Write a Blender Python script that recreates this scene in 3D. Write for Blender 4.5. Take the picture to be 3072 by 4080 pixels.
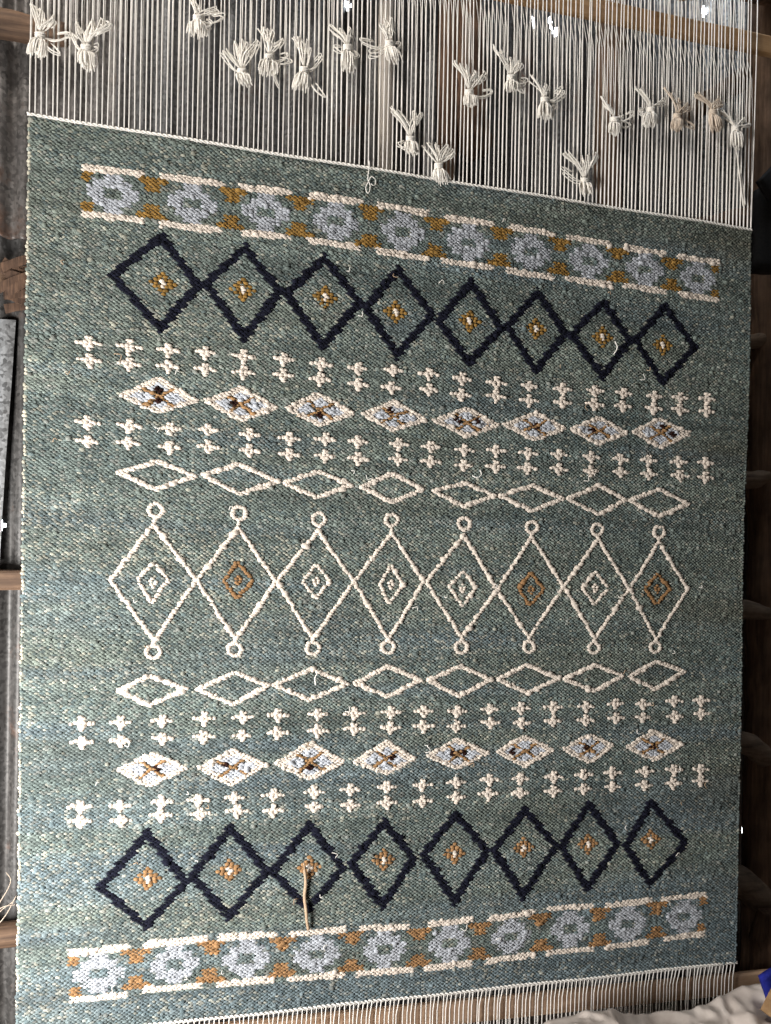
import bpy, bmesh, math, random
import numpy as np
from mathutils import Vector, Matrix, noise

for o in list(bpy.data.objects):
    bpy.data.objects.remove(o, do_unlink=True)
scene = bpy.context.scene
COL = scene.collection
R = math.radians

# ------------------------------------------------------------------ camera
cam_d = bpy.data.cameras.new('camera')
cam_d.sensor_fit = 'VERTICAL'
cam_d.sensor_height = 36.0
cam_d.lens = 26.03
cam_d.clip_start = 0.05
cam_d.clip_end = 100
cam = bpy.data.objects.new('camera', cam_d)
COL.objects.link(cam)
cam.matrix_world = Matrix(((0.9727, -0.0155, -0.2316, -0.6832),
                           (-0.2314, 0.0116, -0.9728, -2.3034),
                           (0.0178, 0.9998, 0.0077, 2.0100),
                           (0, 0, 0, 1)))
scene.camera = cam

# ------------------------------------------------------------------ light (a dim shed, daylight from an open side)
world = bpy.data.worlds.new('World')
scene.world = world
world.use_nodes = True
bg = world.node_tree.nodes['Background']
bg.inputs[0].default_value = (0.55, 0.49, 0.44, 1)
bg.inputs[1].default_value = 0.07

def area(name, loc, target, size, power, col):
    d = bpy.data.lights.new(name, 'AREA')
    d.shape = 'RECTANGLE'
    d.size, d.size_y = size
    d.energy = power
    d.color = col
    o = bpy.data.objects.new(name, d)
    COL.objects.link(o)
    o.location = loc
    o.rotation_euler = (Vector(target) - Vector(loc)).to_track_quat('-Z', 'Y').to_euler()
    return o
area('daylight_high', (-1.9, -1.1, 5.4), (0.2, 0.45, 4.0), (0.35, 0.35), 85, (1.0, 0.93, 0.85))
area('daylight_low', (-2.4, -1.5, 0.95), (-2.05, 0.25, 1.1), (1.1, 1.1), 200, (1.0, 0.97, 0.93))

area('daylight_roof_gap', (0.55, 0.07, 5.0), (0.60, 0.16, 4.0), (2.8, 0.10), 24, (0.86, 0.93, 1.0))

scene.view_settings.view_transform = 'Standard'
scene.view_settings.look = 'None'
scene.view_settings.gamma = 1.0
scene.view_settings.exposure = 0.0

# ------------------------------------------------------------------ helpers
def tag(o, label=None, cat=None, group=None, kind=None):
    if label: o['label'] = label
    if cat: o['category'] = cat
    if group: o['group'] = group
    if kind: o['kind'] = kind
    return o

def empty(name, loc=(0, 0, 0)):
    o = bpy.data.objects.new(name, None)
    o.empty_display_size = 0.05
    COL.objects.link(o)
    o.location = loc
    return o

def link_mesh(name, me, mat, parent=None):
    o = bpy.data.objects.new(name, me)
    if mat: me.materials.append(mat)
    COL.objects.link(o)
    if parent:
        o.parent = parent
        o.matrix_parent_inverse = Matrix.Translation(-Vector(parent.location)) if parent.type == 'EMPTY' else Matrix()
    return o

def mesh(name, verts, faces, mat, parent=None, smooth=True):
    me = bpy.data.meshes.new(name)
    me.from_pydata([tuple(v) for v in verts], [], faces)
    if smooth:
        me.polygons.foreach_set('use_smooth', [True] * len(me.polygons))
    me.update()
    return link_mesh(name, me, mat, parent)

class MB:
    """collects verts and faces of ONE piece"""
    def __init__(s): s.v = []; s.f = []
    def add(s, v, f):
        b = len(s.v); s.v += [tuple(p) for p in v]; s.f += [tuple(i + b for i in q) for q in f]
    def tube(s, pts, rad, sides=6, caps=True, seed=0, rough=0.0):
        pts = [Vector(p) for p in pts]
        n = len(pts)
        if not hasattr(rad, '__len__'): rad = [rad] * n
        v = []; f = []
        up = None
        for i, p in enumerate(pts):
            d = (pts[min(i + 1, n - 1)] - pts[max(i - 1, 0)])
            d = d.normalized() if d.length > 1e-9 else Vector((0, 0, 1))
            if up is None:
                up = d.orthogonal().normalized()
            up = (up - d * up.dot(d))
            up = up.normalized() if up.length > 1e-6 else d.orthogonal().normalized()
            sd = d.cross(up)
            for k in range(sides):
                a = 2 * math.pi * k / sides
                r = rad[i]
                if rough:
                    q = p + (up * math.cos(a) + sd * math.sin(a)) * r
                    r *= 1 + rough * (noise.noise(q * 9 + Vector((seed, 0, 0))) + 0.5 * noise.noise(q * 31 + Vector((0, seed, 0))))
                v.append(p + (up * math.cos(a) + sd * math.sin(a)) * r)
        for i in range(n - 1):
            for k in range(sides):
                a, b = i * sides + k, i * sides + (k + 1) % sides
                f.append((a, b, b + sides, a + sides))
        if caps:
            f.append(tuple(range(sides - 1, -1, -1)))
            f.append(tuple((n - 1) * sides + k for k in range(sides)))
        s.add(v, f)
    def build(s, name, mat, parent=None, smooth=True):
        return mesh(name, s.v, s.f, mat, parent, smooth)

def curve_pts(ctrl, n):
    """Catmull-Rom through control points"""
    P = [Vector(c) for c in ctrl]
    P = [P[0] * 2 - P[1]] + P + [P[-1] * 2 - P[-2]]
    out = []
    segs = len(P) - 3
    for i in range(n):
        t = i / (n - 1) * segs
        k = min(int(t), segs - 1); t -= k
        a, b, c, d = P[k:k + 4]
        out.append(0.5 * ((2 * b) + (c - a) * t + (2 * a - 5 * b + 4 * c - d) * t * t + (3 * b - a - 3 * c + d) * t ** 3))
    return out

def log_piece(name, ctrl, rads, mat, parent=None, sides=14, n=40, seed=1, rough=0.12):
    pts = curve_pts(ctrl, n)
    rr = np.interp(np.linspace(0, 1, n), np.linspace(0, 1, len(rads)), rads)
    m = MB(); m.tube(pts, list(rr), sides, True, seed, rough)
    return m.build(name, mat, parent)

def beam(name, c0, c1, w, h, mat, parent=None, bev=0.006, seed=1, twist=0.0):
    """sawn timber from c0 to c1 (centre line), w = depth in Y (or X), h = height; slightly uneven edges"""
    c0, c1 = Vector(c0), Vector(c1)
    d = (c1 - c0).normalized()
    up = Vector((0, 0, 1)) if abs(d.z) < 0.8 else Vector((1, 0, 0))
    sd = d.cross(up).normalized(); up = sd.cross(d).normalized()
    n = 14
    prof = []
    for sx, sy in ((-1, -1), (1, -1), (1, 1), (-1, 1)):
        x, y = sx * w / 2, sy * h / 2
        if (sx, sy) in ((-1, -1), (1, 1)):
            prof += [(x, y - sy * bev), (x - sx * bev, y)]
        else:
            prof += [(x - sx * bev, y), (x, y - sy * bev)]
    v = []; f = []
    for i in range(n):
        p = c0.lerp(c1, i / (n - 1))
        for k, (x, y) in enumerate(prof):
            e = 0.0025 * noise.noise(Vector((i * 0.7 + seed, k * 1.3, seed)))
            v.append(p + sd * (x + e) + up * (y + e))
    m = len(prof)
    for i in range(n - 1):
        for k in range(m):
            f.append((i * m + k, i * m + (k + 1) % m, (i + 1) * m + (k + 1) % m, (i + 1) * m + k))
    f.append(tuple(range(m - 1, -1, -1))); f.append(tuple((n - 1) * m + k for k in range(m)))
    o = mesh(name, v, f, mat, parent, smooth=False)
    return o

# ------------------------------------------------------------------ materials
def new_mat(name):
    m = bpy.data.materials.new(name); m.use_nodes = True
    nt = m.node_tree
    return m, nt, nt.nodes['Principled BSDF']

def N(nt, t, **kw):
    n = nt.nodes.new(t)
    for k, v in kw.items(): setattr(n, k, v)
    return n

def ramp(nt, stops):
    r = nt.nodes.new('ShaderNodeValToRGB')
    el = r.color_ramp.elements
    while len(el) < len(stops): el.new(0.5)
    for e, (p, c) in zip(el, stops):
        e.position = p; e.color = (*c, 1)
    return r

def tex_noise(nt, vec, scale, detail=4, rough=0.6):
    n = nt.nodes.new('ShaderNodeTexNoise')
    n.inputs['Scale'].default_value = scale; n.inputs['Detail'].default_value = detail; n.inputs['Roughness'].default_value = rough
    nt.links.new(vec, n.inputs['Vector'])
    return n

def mapping(nt, scale):
    tc = nt.nodes.new('ShaderNodeTexCoord'); mp = nt.nodes.new('ShaderNodeMapping')
    mp.inputs['Scale'].default_value = scale
    nt.links.new(tc.outputs['Object'], mp.inputs['Vector'])
    return mp.outputs[0]

def mixc(nt, fac, a, b, mode='MIX'):
    m = nt.nodes.new('ShaderNodeMix'); m.data_type = 'RGBA'; m.blend_type = mode
    for sock, val in ((m.inputs[0], fac), (m.inputs[6], a), (m.inputs[7], b)):
        if isinstance(val, (int, float)): sock.default_value = val
        elif isinstance(val, tuple): sock.default_value = (*val, 1)
        else: nt.links.new(val, sock)
    return m.outputs[2]

def bump(nt, b, height, strength, dist):
    n = nt.nodes.new('ShaderNodeBump'); n.inputs['Strength'].default_value = strength; n.inputs['Distance'].default_value = dist
    nt.links.new(height, n.inputs['Height']); nt.links.new(n.outputs[0], b.inputs['Normal'])

def wool_mat():
    m, nt, b = new_mat('wool_yarn')
    at = N(nt, 'ShaderNodeAttribute', attribute_name='yarn')
    vec = mapping(nt, (1, 1, 1))
    n1 = tex_noise(nt, vec, 420, 3, 0.7)
    r = ramp(nt, [(0.3, (0.62, 0.62, 0.62)), (0.7, (1.22, 1.22, 1.22))])
    nt.links.new(n1.outputs[0], r.inputs[0])
    c = mixc(nt, 1.0, at.outputs['Color'], r.outputs[0], 'MULTIPLY')
    nt.links.new(c, b.inputs['Base Color'])
    b.inputs['Roughness'].default_value = 0.85
    b.inputs['Specular IOR Level'].default_value = 0.12
    n2 = tex_noise(nt, mapping(nt, (1, 1, 2.4)), 900, 2, 0.6)
    bump(nt, b, n2.outputs[0], 0.5, 0.0012)
    return m

def plain_yarn(name, col, var=0.25, scale=300):
    m, nt, b = new_mat(name)
    n1 = tex_noise(nt, mapping(nt, (1, 1, 1)), scale, 3, 0.7)
    r = ramp(nt, [(0.3, tuple(c * (1 - var) for c in col)), (0.7, tuple(min(c * (1 + var * 0.5), 0.95) for c in col))])
    nt.links.new(n1.outputs[0], r.inputs[0]); nt.links.new(r.outputs[0], b.inputs['Base Color'])
    b.inputs['Roughness'].default_value = 0.9
    b.inputs['Specular IOR Level'].default_value = 0.2
    return m

def wood_mat(name, dark, light, axis='x', scale=1.0, rough=0.75, dirt=0.35):
    m, nt, b = new_mat(name)
    sc = {'x': (2, 34, 34), 'z': (34, 34, 2)}[axis]
    v = mapping(nt, tuple(s * scale for s in sc))
    n1 = tex_noise(nt, v, 1.6, 6, 0.65)
    v2 = mapping(nt, (1, 1, 1))
    n2 = tex_noise(nt, v2, 9 * scale, 4, 0.6)
    r = ramp(nt, [(0.28, dark), (0.52, tuple((a + c) / 2 for a, c in zip(dark, light))), (0.72, light)])
    nt.links.new(n1.outputs[0], r.inputs[0])
    r2 = ramp(nt, [(0.35, tuple(1 - dirt for _ in range(3))), (0.65, (1.05, 1.03, 1.0))])
    nt.links.new(n2.outputs[0], r2.inputs[0])
    c = mixc(nt, 1.0, r.outputs[0], r2.outputs[0], 'MULTIPLY')
    nt.links.new(c, b.inputs['Base Color'])
    b.inputs['Roughness'].default_value = rough
    b.inputs['Specular IOR Level'].default_value = 0.3
    bump(nt, b, n1.outputs[0], 0.6, 0.006)
    return m

def iron_mat(name, base, rust_amt, seed, spangle=0.5, rough=0.5, metal=0.22):
    m, nt, b = new_mat(name)
    tc = nt.nodes.new('ShaderNodeTexCoord'); mp = nt.nodes.new('ShaderNodeMapping')
    mp.inputs['Location'].default_value = (seed * 3.1, seed, seed * 1.7)
    nt.links.new(tc.outputs['Object'], mp.inputs['Vector'])
    v = mp.outputs[0]
    vo = nt.nodes.new('ShaderNodeTexVoronoi'); vo.inputs['Scale'].default_value = 95
    nt.links.new(v, vo.inputs['Vector'])
    sep = nt.nodes.new('ShaderNodeSeparateColor'); nt.links.new(vo.outputs['Color'], sep.inputs[0])
    r = ramp(nt, [(0.0, tuple(c * (1 - spangle) for c in base)), (1.0, tuple(c * (1 + spangle * 0.7) for c in base))])
    nt.links.new(sep.outputs[0], r.inputs[0])
    # vertical stains and grime
    mp2 = nt.nodes.new('ShaderNodeMapping'); mp2.inputs['Scale'].default_value = (14, 14, 1.2)
    nt.links.new(v, mp2.inputs['Vector'])
    st = tex_noise(nt, mp2.outputs[0], 1.0, 5, 0.7)
    rs = ramp(nt, [(0.35, (0.45, 0.42, 0.40)), (0.62, (1, 1, 1))])
    nt.links.new(st.outputs[0], rs.inputs[0])
    c = mixc(nt, 1.0, r.outputs[0], rs.outputs[0], 'MULTIPLY')
    ru = tex_noise(nt, v, 3.0, 8, 0.72)
    rr = ramp(nt, [(0.62 - rust_amt * 0.35, (0, 0, 0)), (0.74 - rust_amt * 0.28, (1, 1, 1))])
    nt.links.new(ru.outputs[0], rr.inputs[0])
    ru2 = tex_noise(nt, v, 40, 4, 0.7)
    rc = ramp(nt, [(0.3, (0.035, 0.018, 0.012)), (0.7, (0.14, 0.065, 0.035))])
    nt.links.new(ru2.outputs[0], rc.inputs[0])
    c = mixc(nt, rr.outputs[0], c, rc.outputs[0])
    nt.links.new(c, b.inputs['Base Color'])
    inv = nt.nodes.new('ShaderNodeMath'); inv.operation = 'MULTIPLY_ADD'
    nt.links.new(rr.outputs[0], inv.inputs[0]); inv.inputs[1].default_value = -metal; inv.inputs[2].default_value = metal
    nt.links.new(inv.outputs[0], b.inputs['Metallic'])
    b.inputs['Roughness'].default_value = rough
    bump(nt, b, ru2.outputs[0], 0.25, 0.002)
    return m

M_WOOL = wool_mat()
M_WARP = plain_yarn('cotton_warp', (0.93, 0.895, 0.85), 0.08)
M_TASS = plain_yarn('cotton_tassel', (0.92, 0.865, 0.805), 0.15)
M_TASS2 = plain_yarn('cotton_tassel_aged', (0.74, 0.63, 0.52), 0.25)
M_BASE = plain_yarn('rug_core_wool', (0.07, 0.086, 0.082), 0.3, 200)
M_BEIGE = plain_yarn('beige_wool_strand', (0.52, 0.38, 0.26), 0.3)
M_IRON = [iron_mat('galvanised_iron_grey', (0.17, 0.174, 0.182), 0.08, 1.3),
          iron_mat('galvanised_iron_stained', (0.13, 0.122, 0.118), 0.26, 2.7),
          iron_mat('galvanised_iron_dull', (0.13, 0.13, 0.133), 0.14, 4.1),
          iron_mat('galvanised_iron_bluish', (0.34, 0.37, 0.40), 0.05, 6.2, 0.6)]
M_IRON.append(iron_mat('galvanised_iron_dirty', (0.085, 0.083, 0.082), 0.22, 9.3))
M_LOG = wood_mat('weathered_log', (0.045, 0.026, 0.018), (0.20, 0.125, 0.08), 'x')
M_POST = wood_mat('dark_post_wood', (0.11, 0.07, 0.05), (0.42, 0.27, 0.18), 'z')
M_RUNG = wood_mat('rung_wood', (0.14, 0.10, 0.075), (0.46, 0.35, 0.26), 'x')
M_SPLIT = wood_mat('split_brown_wood', (0.07, 0.035, 0.022), (0.33, 0.20, 0.13), 'z')
M_PALE = wood_mat('pale_peeled_pole', (0.62, 0.55, 0.49), (0.84, 0.79, 0.73), 'z', 0.6, 0.35, 0.12)
M_TIMBER = wood_mat('sawn_pale_timber', (0.30, 0.17, 0.075), (0.52, 0.33, 0.17), 'x', 0.7, 0.6, 0.2)
M_TIMBER2 = wood_mat('sawn_lower_timber', (0.33, 0.205, 0.125), (0.56, 0.40, 0.29), 'x', 0.7, 0.6, 0.2)
M_BARK = wood_mat('bark_pieces', (0.03, 0.017, 0.012), (0.17, 0.10, 0.065), 'z', 2.0)

# ================================================================== THE SETTING
WALL_Y = 0.45
me_floor_v = []; nf = 24
for i in range(nf + 1):
    for j in range(nf + 1):
        x = -4 + 8 * i / nf; y = -4 + 6 * j / nf
        me_floor_v.append((x, y, 0.012 * noise.noise(Vector((x * 3, y * 3, 0)))))
m_dirt, nt, b = new_mat('packed_earth')
n1 = tex_noise(nt, mapping(nt, (1, 1, 1)), 14, 6, 0.7)
r = ramp(nt, [(0.3, (0.05, 0.035, 0.026)), (0.7, (0.14, 0.10, 0.075))])
nt.links.new(n1.outputs[0], r.inputs[0]); nt.links.new(r.outputs[0], b.inputs['Base Color']); b.inputs['Roughness'].default_value = 0.95
bump(nt, b, n1.outputs[0], 0.8, 0.02)
fl = mesh('ground', me_floor_v, [(i * (nf + 1) + j, (i + 1) * (nf + 1) + j, (i + 1) * (nf + 1) + j + 1, i * (nf + 1) + j + 1) for i in range(nf) for j in range(nf)], m_dirt)
tag(fl, kind='structure')

# daylight behind the iron wall, seen only through its holes
m_sky, nt, b = new_mat('daylight_outside')
b.inputs['Emission Color'].default_value = (0.9, 0.95, 1.0, 1)
b.inputs['Emission Strength'].default_value = 14.0
b.inputs['Base Color'].default_value = (0.8, 0.85, 0.9, 1)
sk = mesh('sky', [(-2.6, 1.6, -0.5), (2.8, 1.6, -0.5), (2.8, 1.6, 5.4), (-2.6, 1.6, 5.4)], [(0, 1, 2, 3)], m_sky)
tag(sk, kind='structure')

PITCH = 0.076
HOLES = [(-0.209, 3.885, .012, .016), (0.536, 3.94, .013, .030), (0.612, 3.95, .013, .020), (0.636, 3.922, .009, .014), (0.529, 4.028, .013, .014),
         (0.61, 4.036, .022, .016), (0.645, 4.02, .013, .012), (1.312, 4.122, .016, .020), (1.186, 3.997, .009, .018), (-1.378, 1.92, .014, .022),
         (1.607, 0.625, .006, .020), (0.20, 4.10, .012, .012)]
def corrugated(name, x0, x1, z0, z1, y, mat, label, dz, tilt=0.0, seed=0, group='corrugated iron sheets of the wall'):
    nx = int(round((x1 - x0) / PITCH * 8)); nz = max(2, int((z1 - z0) / dz))
    xs = np.linspace(x0, x1, nx + 1); zs = np.linspace(z0, z1, nz + 1)
    X, Z = np.meshgrid(xs, zs, indexing='ij')
    rng = np.random.RandomState(seed)
    Y = y + 0.0125 * np.sin(2 * np.pi * X / PITCH) + tilt * (Z - z0)
    Y += 0.006 * np.sin(X * 5 + seed) * np.sin(Z * 3.1 + seed * 2)
    edge = np.exp(-(Z - z0) / 0.05)
    Zj = Z + edge * 0.006 * np.sin(X * 37 + seed) + edge * 0.004 * np.sin(X * 91 + seed)
    V = np.stack([X, Y, Zj], -1).reshape(-1, 3)
    F = []
    for i in range(nx):
        for j in range(nz):
            cx = (xs[i] + xs[i + 1]) / 2; cz = (zs[j] + zs[j + 1]) / 2
            if any(((cx - hx) / hw) ** 2 + ((cz - hz) / hh) ** 2 < 1 for hx, hz, hw, hh in HOLES): continue
            F.append((i * (nz + 1) + j, (i + 1) * (nz + 1) + j, (i + 1) * (nz + 1) + j + 1, i * (nz + 1) + j + 1))
    o = mesh(name, V.tolist(), F, mat)
    so = o.modifiers.new('thickness', 'SOLIDIFY'); so.thickness = 0.0012; so.offset = 1
    tag(o, label, 'iron sheet', group)
    return o
XS = [-1.90, -0.98, -0.22, 0.54, 1.30, 2.06]
low_l = ['stained corrugated iron sheet low on the left, beside the rug\'s left edge',
         'corrugated iron sheet behind the rug, right of the leftmost one',
         'corrugated iron sheet behind the middle of the rug', 'corrugated iron sheet behind the rug, left of the rightmost one',
         'dark corrugated iron sheet low on the right, behind the dark post']
up_l = ['brown-grey corrugated iron sheet high on the left, its rusty lower edge overlapping the one below',
        'grey corrugated iron sheet behind the warp threads left of the pale pole',
        'dark grey corrugated iron sheet behind the pale pole and the split brown post',
        'grey corrugated iron sheet with bright holes behind the warp right of the split post',
        'pale bluish spangled corrugated iron sheet in the top right corner behind the beam']
low_m = [M_IRON[4], M_IRON[2], M_IRON[2], M_IRON[2], M_IRON[1]]
up_m = [M_IRON[1], M_IRON[0], M_IRON[2], M_IRON[0], M_IRON[3]]
for i in range(5):
    holes_here = any(XS[i] - .05 < h[0] < XS[i + 1] and h[1] < 2.8 for h in HOLES)
    corrugated('corrugated_iron_sheet', XS[i] - 0.04, XS[i + 1], -0.1, 3.02, WALL_Y + 0.012 + 0.003 * (i % 2), low_m[i], low_l[i], 0.012 if holes_here else 0.08, 0, i)
    corrugated('corrugated_iron_sheet', XS[i] - 0.04, XS[i + 1], 2.898 - 0.01 * i, 5.3, WALL_Y - 0.012 + 0.003 * (i % 2), up_m[i], up_l[i], 0.012, 0, i + 10)

# small galvanised patch at the far left, its bright edge leaning
v = []
for k, (z, xr) in enumerate([(2.62, -1.332), (2.4, -1.343), (2.17, -1.356), (1.96, -1.366), (1.80, -1.372)]):
    v += [(-1.75, 0.4435, z), (xr - 0.01, 0.4435, z), (xr, 0.4425, z), (xr, 0.4408, z), (xr - 0.012, 0.4405, z), (-1.75, 0.4405, z)]
f = []
for i in range(4):
    for k in range(6):
        a, c = i * 6 + k, i * 6 + (k + 1) % 6
        f.append((a, c, c + 6, a + 6))
f += [tuple(range(5, -1, -1)), tuple(24 + k for k in range(6))]
M_PATCH = iron_mat('galvanised_patch', (0.23, 0.24, 0.25), 0.10, 8.8, 0.6, 0.4, 0.2)
tag(mesh('metal_patch', v, f, M_PATCH, smooth=False), 'small bright galvanised sheet with a leaning edge at the far left', 'metal sheet')

# ---- rails and poles of the shed
tag(log_piece('wall_rail', [(-1.95, .37, 3.60), (-1.6, .375, 3.585), (-1.3, .37, 3.565), (-1.17, .36, 3.56)], [.045, .048, .044, .036], M_LOG, seed=3),
    'rough brown log on the iron wall in the top left corner', 'log')
tag(beam('wall_rail', (-1.95, .40, 2.755), (1.2, .40, 2.75), .05, .068, M_LOG, seed=4),
    'brown wall rail with torn bark hanging from it, at the rug\'s upper left edge', 'rail')
tag(beam('wall_rail', (-1.95, .40, 1.742), (1.2, .40, 1.74), .06, .062, M_LOG, seed=5),
    'reddish brown wall rail at mid height beside the rug\'s left edge', 'rail')
tag(log_piece('wall_rail', [(-1.95, .38, .565), (-1.5, .38, .56), (-1.2, .385, .555), (-.4, .38, .56)], [.042, .040, .041, .04], M_LOG, seed=6, rough=.06),
    'smooth brown log low on the left beside the rug', 'log')

rnd = random.Random(5)
bk = empty('torn_bark', (-1.31, .35, 2.72))
tag(bk, 'torn strips of dark bark on the rail at the rug\'s upper left edge', 'bark')
for k in range(9):
    cx = -1.335 + rnd.random() * .05; cz = 2.79 - k * .017; L = .03 + rnd.random() * .035; a = rnd.uniform(-.7, .7)
    v = []
    for s in range(5):
        t = s / 4 - .5
        for w_ in (-1, 1):
            for th in (0, .003):
                v.append((cx + math.cos(a) * t * L * 2 + w_ * .010 * math.sin(a) * (1 + .5 * rnd.random()), .345 + th + .02 * t * t + .012 * math.sin(k), cz + math.sin(a) * t * L * 2 - w_ * .011 * (1 + .6 * rnd.random()) * math.cos(a)))
    f = []
    for s in range(4):
        q = s * 4
        f += [(q, q + 2, q + 6, q + 4), (q + 1, q + 5, q + 7, q + 3), (q, q + 4, q + 5, q + 1), (q + 2, q + 3, q + 7, q + 6)]
    f += [(0, 1, 3, 2), (16, 18, 19, 17)]
    mesh('bark_strip', v, f, M_BARK, bk, smooth=False)

rt = empty('dry_roots', (-1.33, .33, .6))
tag(rt, 'pale dry rootlets curling above the low log at the left edge', 'roots')
M_ROOT = plain_yarn('dry_root', (0.50, 0.42, 0.34), .3)
for ctrl in [[(-1.36, .34, .60), (-1.345, .33, .66), (-1.325, .33, .70), (-1.305, .33, .735), (-1.30, .34, .76), (-1.315, .34, .785)],
             [(-1.37, .34, .60), (-1.33, .33, .66), (-1.29, .33, .69)], [(-1.35, .33, .60), (-1.31, .33, .65), (-1.28, .33, .71)], [(-1.36, .34, .64), (-1.32, .32, .68), (-1.28, .33, .68)]]:
    m = MB(); m.tube(curve_pts(ctrl, 16), [.0016] * 15 + [.0006], 5, seed=1); m.build('rootlet', M_ROOT, rt)

tag(log_piece('pale_pole', [(-.066, .395, 2.2), (-.068, .392, 3.2), (-.074, .392, 3.9), (-.076, .392, 5.0)], [.027, .027, .028, .028], M_PALE, n=50, seed=9, rough=.03, sides=18),
    'smooth pale pole standing behind the middle warp threads', 'pole')
sp = empty('split_post', (.22, .36, 2.2))
tag(sp, 'split brown wooden post with peeling bark behind the warp threads', 'post')
log_piece('heartwood', [(.165, .375, 2.2), (.165, .37, 3.1), (.165, .365, 3.6), (.17, .36, 4.3), (.17, .36, 5.0)], [.028, .034, .04, .05, .05], M_SPLIT, sp, seed=12, rough=.2, n=60)
log_piece('bark_slab', [(.262, .372, 3.33), (.25, .365, 3.40), (.245, .355, 3.55), (.235, .35, 3.75), (.235, .35, 4.2), (.235, .35, 4.9)], [.022, .05, .066, .058, .056, .055], M_SPLIT, sp, seed=13, rough=.35, n=70)
log_piece('bark_flap', [(.285, .35, 3.33), (.312, .345, 3.38), (.30, .345, 3.46), (.27, .34, 3.55)], [.006, .024, .022, .012], M_BARK, sp, seed=14, rough=.4)
tag(log_piece('dark_pole', [(.86, .40, 2.4), (.87, .395, 3.1), (.845, .40, 3.5), (.86, .395, 4.1), (.85, .395, 5.0)], [.05, .052, .05, .058, .05], M_POST, seed=17, rough=.2, n=50),
    'dark weathered pole behind the right half of the warp', 'pole')

# ---- loom timbers
tag(beam('loom_beam', (-1.8, .035, 3.785), (1.75, .035, 3.712), .028, .07, M_TIMBER, seed=21),
    'pale sawn timber beam crossing behind the front warp threads at top right', 'beam')
tag(beam('loom_beam', (-1.8, .20, 4.165), (1.95, .20, 4.115), .12, .16, M_POST, seed=22),
    'dark brown upper beam in the top right corner', 'beam')
tag(beam('loom_beam', (-1.5, .037, .393), (1.375, .037, .266), .022, .078, M_TIMBER2, seed=23),
    'pale sawn timber beam behind the bottom warp threads', 'beam')
rp = empty('rope_piece', (.86, .02, 3.82))
tag(rp, 'tan twisted rope tied on the beam at top right', 'rope')
M_ROPE = plain_yarn('tan_rope', (.36, .27, .19), .4, 150)
for ph in (0, 2.1, 4.2):
    c = curve_pts([(.70, .01, 3.865), (.78, .005, 3.842), (.86, .0, 3.818), (.91, .0, 3.815), (.955, .005, 3.845)], 60)
    pts = [p + Vector((0, math.cos(i * .55 + ph), math.sin(i * .55 + ph))) * .0065 for i, p in enumerate(c)]
    m = MB(); m.tube(pts, .0075, 6, True, 3, .2); m.build('strand', M_ROPE, rp)
rndk = random.Random(11)
m = MB()
for k in range(16):
    a = rndk.uniform(0, 6.28)
    c0 = Vector((.935 + rndk.uniform(-.025, .03), .0 + rndk.uniform(-.012, .012), 3.837 + rndk.uniform(-.02, .02)))
    m.tube([c0, c0 + Vector((math.cos(a) * .014, -.008, math.sin(a) * .012)), c0 + Vector((math.cos(a + .6) * .024, -.002, math.sin(a + .6) * .02))], [.006, .009, .005], 6, True, k, .2)
m.build('knot', M_ROPE, rp)

# basket corner
bs = empty('basket', (1.42, .18, 4.15))
tag(bs, 'corner of a yellow plaited basket at the top right edge', 'basket')
M_CANE = wood_mat('yellow_cane', (.36, .20, .05), (.62, .40, .14), 'x', 1.0, .5, .2)
for r_ in range(7):
    for c_ in range(12):
        x = 1.16 + c_ * .036 + (r_ % 2) * .018; z = 4.02 + r_ * .026 + .17 * 0
        y = .10 + (.006 if (c_ + r_) % 2 else 0)
        m = MB(); m.tube([(x - .019, y + .006, z - .010), (x - .008, y - .002, z - .004), (x + .008, y - .002, z + .004), (x + .019, y + .006, z + .010)], [.007, .0105, .0105, .007], 6)
        m.build('cane_strip', M_CANE, bs)
mesh('basket_wall', [(1.13, .118, 4.0), (1.62, .118, 4.0), (1.62, .118, 4.22), (1.13, .118, 4.22), (1.13, .128, 4.0), (1.62, .128, 4.0), (1.62, .128, 4.22), (1.13, .128, 4.22)],
     [(0, 1, 2, 3), (7, 6, 5, 4), (0, 4, 5, 1), (3, 2, 6, 7), (0, 3, 7, 4), (1, 5, 6, 2)], M_POST, bs, smooth=False)

# ---- right-hand side posts and rungs
tag(log_piece('tall_post', [(1.60, .32, 0), (1.585, .32, 1.0), (1.575, .32, 2.0), (1.545, .31, 3.0), (1.525, .30, 3.6), (1.53, .30, 4.4), (1.53, .30, 5.0)], [.085, .08, .082, .085, .09, .09, .09], M_POST, seed=31, n=80, rough=.14, sides=20),
    'thick brown post along the right edge of the picture', 'post')
tag(log_piece('brace_pole', [(1.16, .36, 3.60), (1.32, .35, 3.72), (1.5, .34, 3.84), (1.7, .33, 3.98)], [.035, .04, .045, .05], M_LOG, seed=33, rough=.18),
    'slanting rough brace pole behind the warp at the right', 'pole')
tag(log_piece('brace_pole', [(1.05, .34, 3.10), (1.25, .33, 3.15), (1.45, .33, 3.21), (1.75, .32, 3.26)], [.05, .055, .055, .05], M_LOG, seed=34, rough=.14),
    'brown pole just above the rug\'s top right corner, behind the warp', 'pole')
rung_l = ['topmost of the crooked rungs right of the rug', 'second crooked rung from the top, right of the rug', 'crooked rung at mid height right of the rug',
          'downward bending rung right of the rug, above the lowest', 'thick lowest rung with torn bark right of the rug']
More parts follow.
